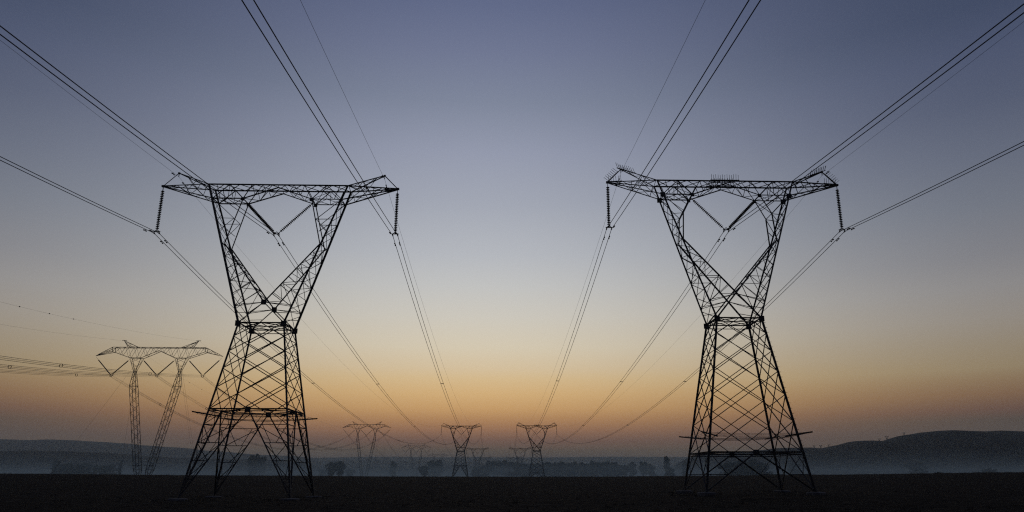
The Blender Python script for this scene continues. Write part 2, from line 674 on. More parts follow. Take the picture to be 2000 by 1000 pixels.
    for s in (-1, 1):
        zigzag(mb, Vector((s * BX, -BY, ZB)), Vector((s * CXX, -BY, ZB)), Vector((s * BX, BY, ZB)), Vector((s * CXX, BY, ZB)), 2, SBW, cross=True)
        zigzag(mb, Vector((s * CXX, -BY, ZB)), Vector((0, -TY, ZN)), Vector((s * CXX, BY, ZB)), Vector((0, TY, ZN)), 3, SBW)
        mb.bar((s * 4.1, -TY, ZT), (s * CXX, BY, ZB), SBW).bar((s * 4.1, TY, ZT), (s * CXX, -BY, ZB), SBW)
        mb.bar((s * 3.9, -TY, 24.9), (s * 4.3, TY, 24.9), SBW)
    mb.build("centre_beam", M_STEEL, root)
    # tapered cross arms and the earth wire peaks
    for s in (-1, 1):
        tip = Vector((s * TIP, 0, ZTIP))
        pk = Vector((s * PX, 0, ZP))
        mb = MB()
        for y in (-1, 1):
            T, B = Vector((s * TX, y * TY, ZT)), Vector((s * BX, y * BY, ZB))
            te = tip + Vector((0, y * .06, 0))
            mb.bar(T, te, CHW * .85).bar(B, te - Vector((0, 0, .05)), CHW * .85)
            zigzag(mb, lerp(T, te, .02), lerp(T, te, .86), lerp(B, te, .02), lerp(B, te, .86), 5, SBW)
        Ta, Tb = Vector((s * TX, -TY, ZT)), Vector((s * TX, TY, ZT))
        Ba, Bb = Vector((s * BX, -BY, ZB)), Vector((s * BX, BY, ZB))
        zigzag(mb, Ta, lerp(Ta, tip, .85), Tb, lerp(Tb, tip, .85), 4, SBW)
        zigzag(mb, Ba, lerp(Ba, tip, .85), Bb, lerp(Bb, tip, .85), 4, SBW, start=1)
        mb.bar(lerp(Ta, tip, .52), lerp(Bb, tip, .52), SBW)
        mb.box(tip, (.26, .2, .16))
        mb.build("cross_arm", M_STEEL, root)
        mb = MB()
        for y in (-1, 1):
            T = Vector((s * TX, y * TY, ZT))
            mb.bar(T, pk + Vector((0, y * .04, 0)), BRW * 1.2)
            mb.bar(lerp(T, pk, .4), lerp(T, tip, .35), SBW).bar(lerp(T, pk, .4), lerp(T, tip, .12), SBW)
            mb.bar(lerp(T, pk, .72), lerp(T, tip, .35), SBW) if kind == "open" else None
        zigzag(mb, Ta, lerp(Ta, pk, .8), Tb, lerp(Tb, pk, .8), 4, SBW)
        mb.bar(pk, tip, BRW * 1.1)
        mb.box(pk, (.16, .14, .14))
        mb.bar(pk, pk - Vector((0, 0, .32)), .05, False)
        mb.build("earth_wire_peak", M_STEEL, root)
    # anti climbing guard: four raking bars and strands of barbed wire round the legs
    zg = 6.15 if kind == "open" else 4.25
    g = empty("climbing_guard")
    g.parent = root
    ends = []
    for sx, sy in SG:
        p = legp(sx, sy, zg)
        d = Vector((sx, sy * .9, .16)).normalized()
        e0, e1 = p - d * 1.0, p + d * 1.15
        ends.append((e0, e1))
        MB().bar(e0, e1, .1).build("guard_bar", M_STEEL, g)
    mb = MB()
    for f_ in (.02, .2, .38, .62, .8, .98):
        for i in range(4):
            p, q = lerp(*ends[i], f_), lerp(*ends[(i + 1) % 4], f_)
            mb.tube([lerp(p, q, t) + Vector((0, 0, -.12 * 4 * t * (1 - t))) for t in (0, .25, .5, .75, 1)], .009, 3)
            k = 7
            for j in range(1, k):
                c = lerp(p, q, j / k) + Vector((0, 0, -.12 * 4 * (j / k) * (1 - j / k)))
                mb.bar(c + Vector((.03, 0, -.05)), c + Vector((-.03, 0, .05)), .012, False)
    mb.build("barbed_wire", M_STEEL, g)
    # bird guards: combs of upright spikes
    if kind != "open":
        def comb(p, q, n, up, l=.5):
            mb = MB().bar(p, q, .05)
            for i in range(n):
                c = lerp(p, q, (i + .5) / n)
                jit = Vector((random.uniform(-.05, .05), random.uniform(-.05, .05), 0))
                mb.bar(c, c + (Vector(up).normalized() + jit) * l * random.uniform(.9, 1.08), .026, False)
            mb.build("bird_guard", M_STEEL, root)
        for s in (-1, 1):
            tip, pk = Vector((s * TIP, 0, ZTIP + .08)), Vector((s * PX, 0, ZP + .06))
            for y in (-1, 1):
                T = Vector((s * TX, y * TY, ZT + .06))
                comb(pk + Vector((s * .35, 0, .1)), lerp(pk, T, .42), 9, (s * .32, 0, 1), .52)
            comb(tip, lerp(tip, pk, .82), 7, (s * .75, 0, .62), .52)
            Tn = Vector((s * TX, -TY, ZT + .08))
            comb(tip, lerp(tip, Tn, .3), 6, (s * .05, 0, 1), .5)
        for y in (-1, 1):
            comb((-1.25, y * TY, ZT + .09), (1.25, y * TY, ZT + .09), 13, (0, 0, 1), .5)
            comb((-1.15, y * .3, ZT + .02), (.9, y * .3, ZT + .02), 9, (.05, 0, 1), .42)


YAW = .032
DIRX = -.0418
PL = [(-21.55, 60.47, 0.0), (-34.9, 385, .6), (-47.6, 692, .4), (-60.4, 1000, .2)]
PR = [(16.59, 60.65, .43), (2.8, 385, .7), (-9.7, 692, .4), (-22.5, 1000, .2)]
G_PY = "steel lattice delta pylons of the two parallel lines"
root_l = empty("lattice_pylon", PL[0], YAW)
tag(root_l, "large near pylon on the left, with open A shaped base frames and no bird spikes", "pylon", G_PY)
delta_pylon(root_l, "open")
root_r = empty("lattice_pylon", PR[0], YAW)
tag(root_r, "large near pylon on the right, with bird spikes on its crossbeam", "pylon", G_PY)
delta_pylon(root_r, "belted")
bpy.context.view_layer.update()
FARLAB = {
    ("l", 1): "small distant pylon left of centre, directly behind the second guyed mast's right side and clear of the mist",
    ("r", 1): "small distant pylon right of centre, standing in front of the dark tree line",
    ("l", 2): "tiny faded pylon just right of the distant left pylon",
    ("r", 2): "tiny faded pylon just left of the distant right pylon",
    ("l", 3): "faintest pylon in the mist behind the left row, half lost between dim trees",
    ("r", 3): "faintest pylon in the mist behind the right row, nearest the picture centre",
}
FARLAB[("l", 1)] = "small distant dark pylon with V shaped window, left of the picture centre"
BW[0] = 1.75
for side, P, kind in (("l", PL, "open"), ("r", PR, "belted")):
    first = empty("lattice_pylon", P[1], YAW)
    tag(first, FARLAB[(side, 1)], "pylon", G_PY)
    delta_pylon(first, kind)
    bpy.context.view_layer.update()
    for i in (2, 3):
        c = copy_tree(first)
        c.location = P[i]
        tag(c, FARLAB[(side, i)], "pylon", G_PY)
BW[0] = 1.0

# ------------------------------------------------------------------ insulators
DISC_PROF = [(.03, .05), (.05, .03), (.145, -.035), (.15, -.055), (.06, -.05), (.03, -.07)]
disc_mesh = None


def along(p, q):
    """matrix that puts the origin at p with local -Z towards q"""
    d = (Vector(p) - Vector(q)).normalized()
    return Matrix.Translation(p) @ d.to_track_quat('Z', 'Y').to_matrix().to_4x4()


def add_discs(root, p, q, n, s=1.0):
    """string of cap and pin discs between p and q, in root's space"""
    global disc_mesh
    if disc_mesh is None:
        mb = MB().lathe(DISC_PROF, 10)
        tmp = mb.build("disc", M_DISC, smooth=False)
        disc_mesh = tmp.data
        bpy.data.objects.remove(tmp)
    L = (Vector(p) - Vector(q)).length
    M = along(p, q)
    for i in range(n):
        o = bpy.data.objects.new("disc", disc_mesh)
        COL.objects.link(o)
        o.parent = root
        z = -(.3 + (L - .55) * (i + .5) / n)
        o.matrix_local = M @ Matrix.Translation((0, 0, z)) @ Matrix.Scale(s, 4)
    MB().bar(p, q, .05, False).build("rod", M_GUSSET, root)


def yoke(root, c):
    mb = MB().bar(Vector(c) + Vector((-.28, 0, 0)), Vector(c) + Vector((.28, 0, 0)), .07, False)
    mb.bar(Vector(c) + Vector((-.2, 0, 0)), Vector(c) + Vector((0, 0, .2)), .05, False)
    mb.bar(Vector(c) + Vector((.2, 0, 0)), Vector(c) + Vector((0, 0, .2)), .05, False)
    mb.build("yoke_plate", M_GUSSET, root)
    for s in (-1, 1):
        p = Vector(c) + Vector((s * .21, 0, -.14))
        mb = MB().bar(p + Vector((0, 0, .14)), p, .06, False)
        mb.tube([p + Vector((0, -.2, -.03)), p + Vector((0, -.08, 0)), p + Vector((0, .08, 0)), p + Vector((0, .2, -.03))], [.03, .055, .055, .03], 6)
        mb.build("clamp", M_GUSSET, root)


ZY = 21.44          # height of the yokes above the base
ZYV = 21.34


def world(P, x, y, z):
    c, s = math.cos(YAW), math.sin(YAW)
    return Vector((P[0] + x * c - y * s, P[1] + x * s + y * c, P[2] + z))


WHERE = {("l", 0): "the large near left pylon", ("r", 0): "the large near right pylon", ("l", 1): "the distant left pylon", ("r", 1): "the distant right pylon",
         ("l", 2): "the second distant left pylon", ("r", 2): "the second distant right pylon"}
for side, P in (("l", PL), ("r", PR)):
    for i in (0, 1, 2):
        w = WHERE[(side, i)]
        for s in (-1, 1):
            root = empty("insulator_string", world(P[i], s * TIP, 0, ZTIP - .06), YAW)
            tag(root, f"vertical insulator string on the {'left' if s < 0 else 'right'} arm tip of {w}", "insulator", "vertical insulator strings")
            b = Vector((0, 0, ZY - ZTIP + .06))
            if i == 0:
                add_discs(root, (0, 0, 0), b, 22)
                yoke(root, b)
            else:
                MB().tube([(0, 0, 0), (0, 0, -.3), (0, 0, -.31), b + Vector((0, 0, .3)), b + Vector((0, 0, .29)), b], [.03, .03, .1, .1, .03, .03], 6).build("string", M_DISC, root)
                MB().bar(b + Vector((-.3, 0, 0)), b + Vector((.3, 0, 0)), .12, False).build("yoke_plate", M_GUSSET, root)
        root = empty("vee_insulator", world(P[i], 0, 0, ZB), YAW)
        tag(root, f"V shaped pair of disc insulator strings in the window of {w}", "insulator", "V shaped insulator pairs")
        b = Vector((0, 0, ZYV - ZB))
        for s in (-1, 1):
            p, q = Vector((s * CXX, 0, -.05)), b + Vector((s * .16, 0, .06))
            if i == 0:
                add_discs(root, p, q, 22)
            else:
                MB().tube([p, lerp(p, q, .08), lerp(p, q, .09), lerp(p, q, .94), lerp(p, q, .95), q], [.03, .03, .1, .1, .03, .03], 6).build("string", M_DISC, root)
        if i == 0:
            yoke(root, b)
        else:
            MB().bar(b + Vector((-.3, 0, 0)), b + Vector((.3, 0, 0)), .12, False).build("yoke_plate", M_GUSSET, root)


# ------------------------------------------------------------------ conductors
def sagline(p, q, S, n=40):
    return [lerp(p, q, i / n) - Vector((0, 0, 4 * S * (i / n) * (1 - i / n))) for i in range(n + 1)]


def behind(P0, L=320):
    """where the same wire hangs on the pylon behind the camera"""
    return Vector((P0.x + .0418 * L, P0.y - L, P0.z))


def polyline_point(pts, dist):
    for a, b in zip(pts, pts[1:]):
        l = (b - a).length
        if dist <= l:
            return lerp(a, b, dist / l), (b - a).normalized()
        dist -= l
    return pts[-1], (pts[-1] - pts[-2]).normalized()


def damper(root, p, d):
    """stockbridge damper: two weights on a short stranded bar under the wire"""
    mb = MB().bar(p, p - Vector((0, 0, .12)), .04, False)
    c = p - Vector((0, 0, .12))
    mb.tube([c - d * .26, c - d * .25, c - d * .13, c - d * .12, c + d * .12, c + d * .13, c + d * .25, c + d * .26],
            [.03, .055, .055, .012, .012, .055, .055, .03], 6)
    mb.build("vibration_damper", M_GUSSET, root)


RW = .025
PH = {("l", -1): "left", ("l", 0): "middle", ("l", 1): "right", ("r", -1): "left", ("r", 0): "middle", ("r", 1): "right"}
for side, P in (("l", PL), ("r", PR)):
    for s in (-1, 0, 1):
        att = [world(P[i], s * TIP, 0, (ZY if s else ZYV) - .14) for i in range(4)]
        spans = [sagline(behind(att[0]), att[0], 8.6, 60), sagline(att[0], att[1], 9.9, 70), sagline(att[1], att[2], 9.5, 40), sagline(att[2], att[3], 9.5, 30)]
        root = empty("conductor_bundle", att[0], 0)
        nm = "left" if side == "l" else "right"
        if s:
            lb = f"twin power cables hung from the {'left' if s < 0 else 'right'} arm tip of the large near {nm} pylon"
        else:
            lb = f"twin black power cables held by the V insulator of the near {nm} pylon"
        tag(root, lb, "power cable", "twin power cables of the two parallel lines")
        for k in (-1, 1):
            off = Vector((k * .21, 0, 0))
            pts = [p for sp in spans for p in sp]
            clean = []
            for p in pts:
                if not clean or (p - clean[-1]).length > .01:
                    clean.append(p)
            mb = MB().tube([p + off - att[0] for p in clean], RW, 5)
            mb.build("wire", M_CABLE, root)
            fwd = [p + off - att[0] for p in spans[1]]
            bak = [p + off - att[0] for p in reversed(spans[0])]
            for line in (fwd, bak):
                q, d = polyline_point(line, 1.45 if k > 0 else 1.6)
                damper(root, q, d)
        for d0 in (58, 113, 164, 218, 268):
            q, d = polyline_point(spans[1], d0)
            mb = MB().bar(q + Vector((-.26, 0, 0)) - att[0], q + Vector((.26, 0, 0)) - att[0], .085, False)
            mb.build("spacer", M_GUSSET, root)
    for s in (-1, 1):
        att = [world(P[i], s * PX, 0, ZP - .32) for i in range(4)]
        spans = [sagline(behind(att[0]), att[0], 6.0, 50), sagline(att[0], att[1], 8.1, 60), sagline(att[1], att[2], 7.5, 30), sagline(att[2], att[3], 7.5, 20)]
        root = empty("earth_wire", att[0], 0)
        tag(root, f"single thin earth wire strung over the {'left' if s < 0 else 'right'} peak of the near {'left' if side == 'l' else 'right'} pylon", "earth wire", "thin earth wires over the pylon peaks")
        clean = []
        for p in (p for sp in spans for p in sp):
            if not clean or (p - clean[-1]).length > .01:
                clean.append(p)
        MB().tube([p - att[0] for p in clean], .0105, 4).build("wire", M_CABLE, root)
        for line in (spans[1], list(reversed(spans[0]))):
            q, d = polyline_point(line, 1.1)
            damper(root, q - att[0], d)

# ------------------------------------------------------------------ guyed V pylons of the third line
GP = [(-127, 256, .9), (-144.4, 676, .2), (-165, 1114, .2), (-185, 1548, 0)]
GH = [43.2, 45.6, 44.5, 44.5]
PHS = 15.3


def truss(mb, A, B, n, w, wb):
    """four chords A[i]-B[i] with zigzag webs on the four sides"""
    for i in range(4):
        mb.bar(A[i], B[i], w, False)
        zigzag(mb, A[i], B[i], A[(i + 1) % 4], B[(i + 1) % 4], n, wb, start=i)


def sq(c, hx_, hy_):
    c = Vector(c)
    return [c + Vector((-hx_, -hy_, 0)), c + Vector((hx_, -hy_, 0)), c + Vector((hx_, hy_, 0)), c + Vector((-hx_, hy_, 0))]


def guyed_pylon(root, H, w=.13):
    zt, zb = H, H - 3.6
    mx = 7.55
    for s in (-1, 1):
        mb = MB()
        foot, low, top, neck = Vector((s * 1.5, 0, 0)), Vector((s * 2.0, 0, 3)), Vector((s * (mx - .35), 0, zb - 9.5)), Vector((s * (mx - .05), 0, zb - 4.6))
        a = sq(foot, .45, .45)
        b = sq(low, .95, .95)
        c = sq(top, 1.0, 1.0)
        d = sq(neck, .34, .4)
        e = sq((s * mx, 0, zb), 1.9, 1.0)
        truss(mb, a, b, 2, w, w * .6)
        truss(mb, b, c, 18, w, w * .6)
        truss(mb, c, d, 4, w, w * .6)
        truss(mb, d, e, 3, w, w * .6)
        for q in (b, c, d):
            for i in range(4):
                mb.bar(q[i], q[(i + 1) % 4], w * .8)
        mb.bar(b[0] + Vector((-.7, 0, 1.2)), b[1] + Vector((.7, 0, 1.2)), w)
        mb.build("mast", M_STEEL, root)
        mb = MB().lathe([(1.1, -.6), (1.1, .15), (.5, .3)], 10)
        f_ = mb.build("footing", M_CONC, root)
        f_.location = (s * 1.5, 0, 0)
    # beam: straight top chords, bottom chords that hang at the masts and rise between them and at the ends
    mb = MB()
    xs_t = [-15.6, -12, -8.8, -5.4, -2.5, 0, 2.5, 5.4, 8.8, 12, 15.6]
    bot = lambda x: zb if 5.6 <= abs(x) <= 9.5 else (zb + 2.5 * (1 - abs(x) / 5.6) if abs(x) < 5.6 else zb + 2.1 * (abs(x) - 9.5) / 6.1)
    for y in (-1.0, 1.0):
        tp = [Vector((x, y, zt)) for x in xs_t]
        bt = [Vector((x, y, bot(x))) for x in [-15.6, -9.5, -5.6, 0, 5.6, 9.5, 15.6]]
        mb.bar(tp[0], tp[-1], w * 1.15, False)
        for p, q in zip(bt, bt[1:]):
            mb.bar(p, q, w * 1.15, False)
        n = 22
        for i in range(n):
            x0, x1 = -15.6 + 31.2 * i / n, -15.6 + 31.2 * (i + 1) / n
            a, b = (Vector((x0, y, zt)), Vector((x1, y, bot(x1)))) if i % 2 else (Vector((x0, y, bot(x0))), Vector((x1, y, zt)))
            mb.bar(a, b, w * .6)
        mb.bar(tp[0], bt[0], w)
        mb.bar(tp[-1], bt[-1], w)
    zigzag(mb, (-15.6, -1, zt), (15.6, -1, zt), (-15.6, 1, zt), (15.6, 1, zt), 14, w * .6)
    mb.build("crossbeam", M_STEEL, root)
    for s in (-1, 1):
        tip = Vector((s * 21.4, 0, zt - 2.9))
        mb = MB()
        for y in (-1, 1):
            a, b = Vector((s * 15.6, y, zt)), Vector((s * 15.6, y, bot(15.6)))
            mb.bar(a, tip + Vector((-s * .8, y * .2, .45)), w * 1.1, False).bar(b, tip, w * 1.1, False)
            zigzag(mb, a, tip + Vector((-s * .8, 0, .45)), b, tip, 5, w * .6)
        mb.bar(tip, tip + Vector((-s * .8, 0, .45)), w)
        mb.build("cross_arm", M_STEEL, root)
        mb = MB()
        pk = Vector((s * 12.6, 0, zt + 2.4))
        for y in (-.8, .8):
            a, b = Vector((s * 7.2, y, zt)), Vector((s * 10.6, y, zt))
            mb.bar(a, pk, w).bar(b, pk, w)
            zigzag(mb, a, pk, b, pk, 4, w * .55)
        mb.bar(pk + Vector((-s * .9, 0, .1)), pk + Vector((s * .7, 0, .1)), w * 1.2)
        mb.build("earth_wire_peak", M_STEEL, root)
    for s, anchor in ((-1, (-17, -24)), (-1, (-19, 24)), (1, (25, -20)), (1, (8, 26))):
        top = Vector((s * mx, math.copysign(.7, anchor[1]), zb - 2.5))
        MB().tube([top, lerp(top, Vector((*anchor, .1)), .5) - Vector((0, 0, .35)), Vector((*anchor, -.3))], .022, 4).build("guy_wire", M_CABLE, root)


G_GP = "guyed V pylons of the heavy line on the left"
glabels = ["tall slender guyed V pylon at far left, nearest of its row with guy wires showing", "smaller guyed V pylon left of the distant centre pylons, second of its row",
           "faint guyed V pylon in the mist, third of its row", "faintest guyed V pylon, a hint of a beam above the misty trees"]
gp_roots = []
for i, (x, y, z) in enumerate(GP):
    root = empty("guyed_pylon", (x, y, z), .035)
    tag(root, glabels[i], "pylon", G_GP)
    guyed_pylon(root, GH[i], .13 if i == 0 else .16)
    gp_roots.append(root)


def gworld(i, x, z, y=0):
    P = GP[i]
    c, s = math.cos(.035), math.sin(.035)
    return Vector((P[0] + x * c - y * s, P[1] + x * s + y * c, P[2] + z))


gname = ["the nearest guyed pylon", "the second guyed pylon", "the third guyed pylon"]
for i in (0, 1, 2):
    H = GH[i]
    for ph in (-1, 0, 1):
        c = gworld(i, ph * PHS, H - 9.6)
        root = empty("vee_insulator", c, .035)
        tag(root, f"V shaped insulator pair at the {('left', 'middle', 'right')[ph + 1]} position of {gname[i]}", "insulator", "V shaped insulator pairs")
        ends = {-1: ((-5.9, 6.3), (5.9, 6.0)), 0: ((-5.9, 6.0), (5.9, 6.0)), 1: ((-5.9, 6.0), (5.9, 6.3))}[ph]
        for (ex, ez) in ends:
            p = Vector((ex, 0, ez))
            q = Vector((math.copysign(.35, ex), 0, .5))
            MB().tube([p, lerp(p, q, .16), lerp(p, q, .165), lerp(p, q, .97), q], [.03, .03, .17, .17, .05], 6).build("string", M_DISC, root)
        mb = MB()
        for k in range(6):
            t0, t1 = math.pi / 3 * k, math.pi / 3 * (k + 1)
            mb.bar((.42 * math.cos(t0), 0, .42 * math.sin(t0)), (.42 * math.cos(t1), 0, .42 * math.sin(t1)), .14, False)
        mb.bar((-.9, 0, .35), (.9, 0, .35), .1, False)
        mb.build("yoke_plate", M_GUSSET, root)

for ph in (-1, 0, 1):
    att = [gworld(i, ph * PHS, GH[i] - 9.6) for i in range(4)]
    back = Vector((att[0].x + .0418 * 420, att[0].y - 420, att[0].z))
    spans = [sagline(back, att[0], 13.0, 60), sagline(att[0], att[1], 17.5, 60), sagline(att[1], att[2], 19, 40), sagline(att[2], att[3], 19, 30)]
    root = empty("conductor_bundle", att[0], 0)
    tag(root, f"heavy multi wire bundle hung at the {('left', 'middle', 'right')[ph + 1]} V insulator of the nearest guyed pylon", "power cable", "heavy cable bundles of the guyed pylon line")
    clean = []
    for p in (p for sp in spans for p in sp):
        if not clean or (p - clean[-1]).length > .01:
            clean.append(p)
    for k in range(6):
        t = math.pi / 3 * k
        off = Vector((.4 * math.cos(t), 0, .4 * math.sin(t)))
        MB().tube([p + off - att[0] for p in clean], .021, 4).build("wire", M_CABLE, root)
    def ring(q):
        mb = MB()
        for k in range(6):
            t0, t1 = math.pi / 3 * k, math.pi / 3 * (k + 1)
            mb.bar(q - att[0] + Vector((.42 * math.cos(t0), 0, .42 * math.sin(t0))), q - att[0] + Vector((.42 * math.cos(t1), 0, .42 * math.sin(t1))), .1, False)
        mb.build("spacer", M_GUSSET, root)
    for d0 in (30 + ph * 9, 78 + ph * 6):
        ring(polyline_point(list(reversed(spans[0])), d0)[0])
    for d0 in (48, 110, 172, 234, 296, 358):
        ring(polyline_point(spans[1], d0 + ph * 7)[0])
for s in (-1, 1):
    att = [gworld(i, s * 12.9, GH[i] + 2.4) for i in range(4)]
    back = Vector((att[0].x + .0418 * 420, att[0].y - 420, att[0].z))
    spans = [sagline(back, att[0], 13.6, 50), sagline(att[0], att[1], 15, 60), sagline(att[1], att[2], 16, 30), sagline(att[2], att[3], 16, 20)]
    root = empty("earth_wire", att[0], 0)
    tag(root, f"thin earth wire over the {'left' if s < 0 else 'right'} peak of the nearest guyed pylon", "earth wire", "thin earth wires over the pylon peaks")
    clean = []
    for p in (p for sp in spans for p in sp):
        if not clean or (p - clean[-1]).length > .01:
            clean.append(p)
    MB().tube([p - att[0] for p in clean], .012, 4).build("wire", M_CABLE, root)
    def flapper(q):
        mb = MB().lathe([(.04, -.12), (.14, -.06), (.16, 0), (.14, .06), (.04, .12)], 8)
        o = mb.build("line_marker", M_MARK, root)
        o.location = q - att[0]
    if s > 0:
        for d0 in (78, 88, 99):
            flapper(polyline_point(list(reversed(spans[0])), d0)[0])
    for d0 in range(60, 300, 14):
        o = MB().box((0, 0, -.12), (.18, .05, .22)).build("line_marker", M_MARK, root)
        o.location = polyline_point(spans[1], d0 + (5 if s > 0 else 0))[0] - att[0]

# ------------------------------------------------------------------ trees in the mist
def crown_mesh(name, kind, seed, n):
    rnd = random.Random(seed)
    mb = MB()
    blobs = []
    if kind == "tall":
        for i in range(9):
            z = .18 + .78 * i / 8
            blobs.append((Vector((rnd.uniform(-.05, .05), rnd.uniform(-.05, .05), z)), .13 * (1 - .55 * abs(i / 8 - .35)) * rnd.uniform(.75, 1.2), 1.2))
    elif kind == "broad":
        for i in range(15):
            a, r = rnd.uniform(0, 6.28), rnd.uniform(.05, .44)
            blobs.append((Vector((r * math.cos(a), r * math.sin(a), .64 + rnd.uniform(-.2, .24) * (1 - r))), rnd.uniform(.1, .22), .8))
        for i in range(9):
            a, r = rnd.uniform(0, 6.28), rnd.uniform(.1, .4)
            blobs.append((Vector((r * math.cos(a), r * math.sin(a), rnd.uniform(.14, .4))), rnd.uniform(.12, .2), .9))
        blobs.append((Vector((0, 0, .58)), .3, .9))
    else:
        for i in range(14):
            a, r = rnd.uniform(0, 6.28), rnd.uniform(.03, .28)
            z = rnd.uniform(.2, .88)
            blobs.append((Vector((r * math.cos(a), r * math.sin(a), z)), rnd.uniform(.1, .19) * (1 if z < .7 else .8), 1))
        blobs.append((Vector((0, 0, .5)), .25, 1.2))
    for i in range(n):
        c, r, sz = rnd.choice(blobs)
        d = Vector((rnd.gauss(0, 1), rnd.gauss(0, 1), rnd.gauss(0, 1))).normalized() * r * rnd.uniform(.45, 1.06) ** .6
        p = c + Vector((d.x, d.y, d.z * sz))
        u = Vector((rnd.gauss(0, 1), rnd.gauss(0, 1), rnd.gauss(0, 1))).normalized()
        v = u.cross(Vector((rnd.gauss(0, 1), rnd.gauss(0, 1), rnd.gauss(0, 1)))).normalized()
        s = rnd.uniform(.016, .04)
        o = len(mb.v)
        mb.v += [p + u * s, p + v * s * .8, p - u * s, p - v * s * .8]
        mb.f.append((o, o + 1, o + 2, o + 3))
    o = mb.build(name, M_LEAF)
    return o


def trunk_mesh(kind, seed):
    rnd = random.Random(seed)
    mb = MB()
    top = .9 if kind == "tall" else .6
    mb.tube([(0, 0, -.04), (.01, 0, .2), (-.005, .01, .4), (.01, 0, top)], [.035, .026, .02, .006], 6)
    for i in range(5 if kind != "tall" else 3):
        a = i * 1.3 + rnd.uniform(-.3, .3)
        z = .25 + .06 * i
        l = .3 if kind == "broad" else .18
        mb.tube([(0, 0, z), (l * .5 * math.cos(a), l * .5 * math.sin(a), z + .13), (l * math.cos(a), l * math.sin(a), z + .3)], [.016, .011, .004], 5)
    return mb.build("trunk", M_BARK)


protos = {}
for kind, seeds in (("broad", (1, 2, 3)), ("round", (4, 5, 6)), ("tall", (7, 8))):
    for sd in seeds:
        c = crown_mesh("crown", kind, sd, 2600 if kind != "tall" else 1300)
        t = trunk_mesh(kind, sd)
        protos.setdefault(kind, []).append((t.data, c.data))
        bpy.data.objects.remove(c)
        bpy.data.objects.remove(t)
trnd = random.Random(42)


def tree(px, top, Y, kind, label, wid=1.0, group="trees standing in the mist", base=None):
    """tree standing at distance Y under image column px, its top at image row top"""
    p = at(px, top, Y)
    gz = ground_z(p.x, p.y) - .3 if base is None else base
    h = p.z - gz
    t, c = trnd.choice(protos[kind])
    root = empty("tree", (p.x, p.y, gz), trnd.uniform(0, 6.28))
    root.scale = (h * wid, h * wid, h)
    for nm, me in (("trunk", t), ("crown", c)):
        o = bpy.data.objects.new(nm, me)
        COL.objects.link(o)
        o.parent = root
    tag(root, label, "tree", group)
    return root


# the long tree line right of the distant right pylon
line = [(1050, 903, .9), (1062, 901, 1), (1074, 900.5, 1.1), (1087, 902, 1), (1099, 899.5, 1), (1111, 902, 1.1), (1122, 901, 1), (1134, 900, 1), (1146, 902.5, 1.1), (1157, 899.5, 1),
        (1167, 899, 1), (1178, 899.5, 1), (1188, 900, 1.1), (1198, 901.5, 1), (1208, 905, 1), (1219, 906, 1)]
for i, (px, top, w_) in enumerate(line):
    tree(px, top, 760 + trnd.uniform(-30, 30), "broad" if i % 3 else "round", "dark tree in the long continuous tree line right of the distant right pylon", w_, "trees of the long dark tree line")
tree(1234, 902.5, 780, "round", "small round tree standing alone just right of the long tree line", 1.0)
tree(1255, 900.5, 800, "round", "left and taller of two round trees between the tree line and the tall narrow tree", 1.1)
tree(1271, 906, 810, "round", "lower right one of two round trees between the tree line and the tall narrow tree", 1.1)
tree(1302, 893.5, 640, "tall", "tall narrow tree left of the near right pylon's base", 1.15)
tree(1311, 913, 630, "round", "small bush like tree at the foot of the tall narrow tree", 1.0)
tree(1338, 904, 720, "tall", "dim tree directly behind the left legs of the near right pylon", 1.6)
for px, top, w_, lb in ((1420, 902, 1.0, "left shoulder of the big clump seen through the near right pylon's base"), (1441, 896, 1.2, "left of the two highest trees of the clump seen through the near right pylon's base"),
                        (1465, 894.5, 1.3, "topmost tree in the middle of the clump seen through the near right pylon's base"), (1486, 899, 1.1, "right shoulder of the clump seen through the near right pylon's base")):
    tree(px, top, 430, "broad", lb, w_, "clump of trees behind the near right pylon")
tree(1550, 903, 680, "round", "dim tree behind the right legs of the near right pylon", 1.4)
tree(1790, 900, 640, "broad", "very dim spreading tree at the foot of the right hill", 1.2)
tree(1930, 912, 560, "broad", "low dim tree near the right picture edge at the foot of the hill", 1.3)
# pair on the left of the second guyed pylon
tree(649, 901, 520, "round", "left and lower of a pair of dark trees left of the second guyed pylon", 1.1, "pair of dark trees")
tree(664, 899.5, 510, "round", "right and taller of a pair of dark trees left of the second guyed pylon", 1.1, "pair of dark trees")
tree(683, 914, 900, "broad", "low dim tree right of the pair of dark trees", 1.2)
tree(630, 915, 900, "broad", "low dim tree left of the pair of dark trees", 1.1)
tree(828, 908, 620, "round", "small round tree right of the third guyed pylon's foot", 1.2)
tree(946, 906, 760, "broad", "dark tree behind the second distant left pylon", 1.2)
tree(930, 909, 790, "broad", "low tree between the distant left pylon and the second distant left pylon", 1.2)
tree(1010, 900.5, 720, "broad", "left of the trees behind the second distant right pylon", 1.1)
tree(1023, 901.5, 730, "broad", "middle one of the trees behind the second distant right pylon", 1.1)
tree(1037, 903, 740, "broad", "right one of the trees behind the second distant right pylon", 1.0)
for px, top, w_, lb in ((846, 894, .9, "dim tree on the skyline left of the distant left pylon, left of two"), (858, 893.5, 1.0, "dim tree on the skyline left of the distant left pylon, right of two"),
                        (768, 896.5, .8, "dim tree on the low rise between the second and third guyed pylons"), (965, 897, 1.5, "dim skyline tree at the picture centre"), (985, 895, 1.4, "dim skyline tree just left of the second distant right pylon")):
    tree(px, top, 980, "broad", lb, w_ * .7)
